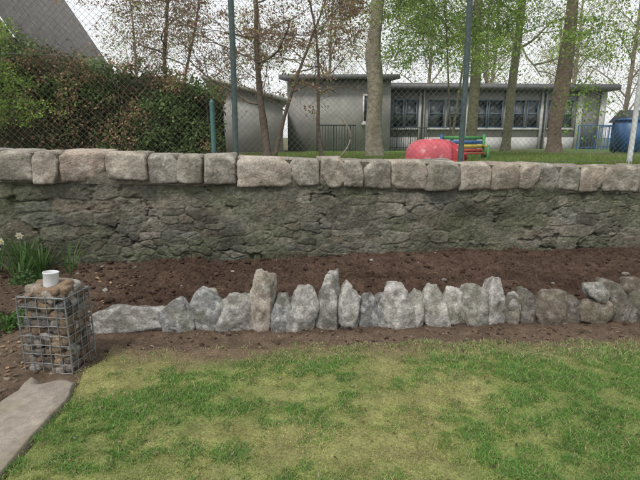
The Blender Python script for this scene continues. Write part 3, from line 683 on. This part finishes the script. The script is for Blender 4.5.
window(ba,3.0,1.1,.7,1.1,2,1,0,M_wframe)
sh=empty('garden_shed',(-3.9,17.5,1.0),math.radians(8))
a=Acc();v=[(0,0,-.2),(2.6,0,-.2),(2.6,3,-.2),(0,3,-.2),(0,0,2.48),(2.6,0,1.80),(2.6,3,1.80),(0,3,2.48)];a.add(v,BF);a.obj('walls',M_rend,False,sh)
a=Acc();a.add([(-.2,-.25,2.545),(2.8,-.25,1.76),(2.8,3.2,1.76),(-.2,3.2,2.545),(-.2,-.25,2.67),(2.8,-.25,1.88),(2.8,3.2,1.88),(-.2,3.2,2.67)],BF);a.obj('roof',M_pale,False,sh)
ho=empty('stone_house',(-9.0,15,1.0),math.radians(4))
a=Acc();v=[(-8,0,-.3),(0.1,0,-.3),(0.1,8,-.3),(-8,8,-.3),(-8,0,3.4),(.1,0,3.4),(.1,8,3.4),(-8,8,3.4)];a.add(v,BF)
a.obj('walls',M_rust,False,ho)
a=Acc();a.add([(.3,-.15,3.2),(.3,8.3,3.2),(-3.9,8.3,10.0),(-3.9,-.15,10.0),(-8.3,-.15,3.2),(-8.3,8.3,3.2)],[(0,1,2,3),(3,2,5,4)]);a.obj('roof_slopes',simple('slate',(.11,.10,.095),.8,0,.4,5,.6),False,ho)
a=Acc();a.add([(.1,-.02,3.38),(-3.9,-.02,9.85),(-8,-.02,3.38)],[(0,1,2)]);a.obj('gable',M_rust,False,ho)
a=Acc()
for z_ in (1.6,4.0): box(a,-3.0,-2.1,-.05,-.025,z_,z_+1.3)
a.obj('windows',mg,False,ho)
def railing(name,x0,y0,x1,y1,h=.95,n=18,mat=M_dark):
    z=U(x0,y0);e_=empty(name,(0,0,0));a=Acc()
    tube(a,[(x0,y0,z+h),(x1,y1,z+h)],.025,6);tube(a,[(x0,y0,z+.12),(x1,y1,z+.12)],.018,6)
    for i in range(n+1):
        t=i/n;x=x0+(x1-x0)*t;y=y0+(y1-y0)*t;tube(a,[(x,y,z-.1),(x,y,z+h)],.022 if i%6==0 else .011,5)
    a.obj('bars',mat,False,e_)
railing('metal_railing',2.9,22.5,4.9,22.3,1.0,20)
railing('metal_railing',11.2,21.5,13.4,21.2,1.05,18,M_blue)
railing('metal_railing',13.4,21.2,13.8,24.5,1.05,18,M_blue)
railing('metal_railing',-.1,16.5,1.2,16.6,.9,14)
# ---------------------------------------------------------------- play things
lb=empty('ladybird_sandpit',(1.76,7.55,U(1.75,7.55)+.02),math.radians(8))
D,F=ICO[5];V=D.copy();V=V/((np.abs(V)**3.2).sum(1)**(1/3.2))[:,None]
V[:,0]*=.43;V[:,1]*=.32;V[:,2]=np.where(V[:,2]>0,V[:,2]*.37,V[:,2]*.06)
V[:,2]*=np.where(V[:,2]>0,1-.14*sstep(0,.43,V[:,0]),1)
c=np.tile(np.array([.52,.10,.125]),(len(V),1))
right=V[:,0]>.15;c[right]=(.46,.04,.05)
seam=(np.abs(V[:,0]-.14-.10*V[:,2])<.010);c[seam]=(.22,.02,.03)
for (px,py,pz,r) in [(-.3,-.28,.2,.035),(-.12,-.31,.26,.03),(-.02,-.32,.12,.025),(-.22,-.31,.08,.025),(.06,-.28,.31,.025),(.26,-.3,.2,.03),(-.15,-.15,.36,.03)]:
    dd=np.linalg.norm(V-np.array([px,py,pz]),axis=1);c[dd<r]=(.6,.3,.32)
M_pl=attrmat('ladybird_plastic',.5,((5,.18),(30,.15)),0.1,.003,20,spec=.35)
npmesh('shell',V,F,M_pl,c,True,lb)
a=Acc();t=np.linspace(0,2*math.pi,49);tube(a,np.stack([.45*np.cos(t),.345*np.sin(t),.03+0*t],1),.026,8,(.5,.05,.06));a.obj('rim',M_pl,True,lb)
a=Acc();V,F=stone(.10,.22,.14,77,3,0,0,1,3);a.add(V+np.array([.46,0,.11]),F,(.3,.03,.03));a.obj('head',M_pl,True,lb)
bn=empty('rainbow_bench',(2.20,8.6,U(2.3,8.5)-.05),math.radians(-4))
M_bp=attrmat('bench_paint',.6,((8,.15),(40,.12)),.15,.003,30);a=Acc()
cols=[(.36,.05,.04),(.42,.34,.06),(.06,.22,.07),(.04,.11,.28)]
for i,c in enumerate([cols[0],cols[1],cols[3],cols[2]]): box(a,.0,.70,.28+.02*i,.305+.02*i,.20+.075*i,.262+.075*i,c)
for i,c in enumerate(cols): box(a,.0,.70,-.02+.073*i,.045+.073*i,.18,.202,c)
for xq,c in ((-.05,cols[1]),(.702,cols[2])):
    box(a,xq,xq+.045,-.03,.02,0,.33,c);box(a,xq,xq+.045,.31,.355,0,.52,cols[3] if xq<0 else cols[2]);box(a,xq,xq+.045,.02,.31,.29,.33,cols[1]);box(a,xq,xq+.045,.02,.31,.12,.16,c)
a.obj('slats_and_ends',M_bp,False,bn)
bi=empty('blue_wheelie_bin',(9.35,15,U(9.4,15)))
a=Acc();v=[(-.24,-.26,.06),(.24,-.26,.06),(.24,.22,.06),(-.24,.22,.06),(-.29,-.32,.95),(.29,-.32,.95),(.29,.3,.95),(-.29,.3,.95)];a.add(v,BF);box(a,-.31,.31,-.35,.31,.952,1.02);tube(a,[(-.25,.36,.98),(.25,.36,.98)],.02,8)
a.obj('body',M_blue,False,bi)
a=Acc()
for s_ in (-1,1): tube(a,[(.25*s_,.22,.1),(.31*s_,.22,.1)],.1,16)
a.obj('wheels',M_dark,True,bi)
ph=empty('playhouse',(10.0,16,U(9.4,15)))
a=Acc();box(a,0,1.1,0,1.,0,.95);a.obj('walls',M_blue,False,ph)
a=Acc();box(a,.35,.7,-.02,-.004,.0,.75);a.obj('door',simple('yellow_panel',(.5,.36,.05),.5,0,.1,4,0),False,ph)
a=Acc();a.add([(-.1,-.1,.953),(1.2,-.1,.953),(1.2,1.1,.953),(-.1,1.1,.953),(-.1,.5,1.35),(1.2,.5,1.35)],[(0,1,5,4),(2,3,4,5),(0,4,3,3),(1,2,5,5)]);a.obj('roof',M_dark,False,ph)
tp=empty('teal_play_post',(-2.2,10.2,1.0));a=Acc();tube(a,[(0,0,0),(0,0,1.25)],.05,12);tube(a,[(0,0,1.25),(0,0,1.3)],[.05,.02],12)
a.obj('post',simple('teal_paint',(.06,.15,.15),.6,0,.2,6,0),True,tp)
a=Acc();t=np.linspace(0,1,14);tube(a,np.stack([.15+.32*np.sin(t*2.6),7.6+0*t,1.1+.75*t],1),.016*(1-.4*t),6,(.35,.3,.22));a.obj('bent_branch',M_bark,True)
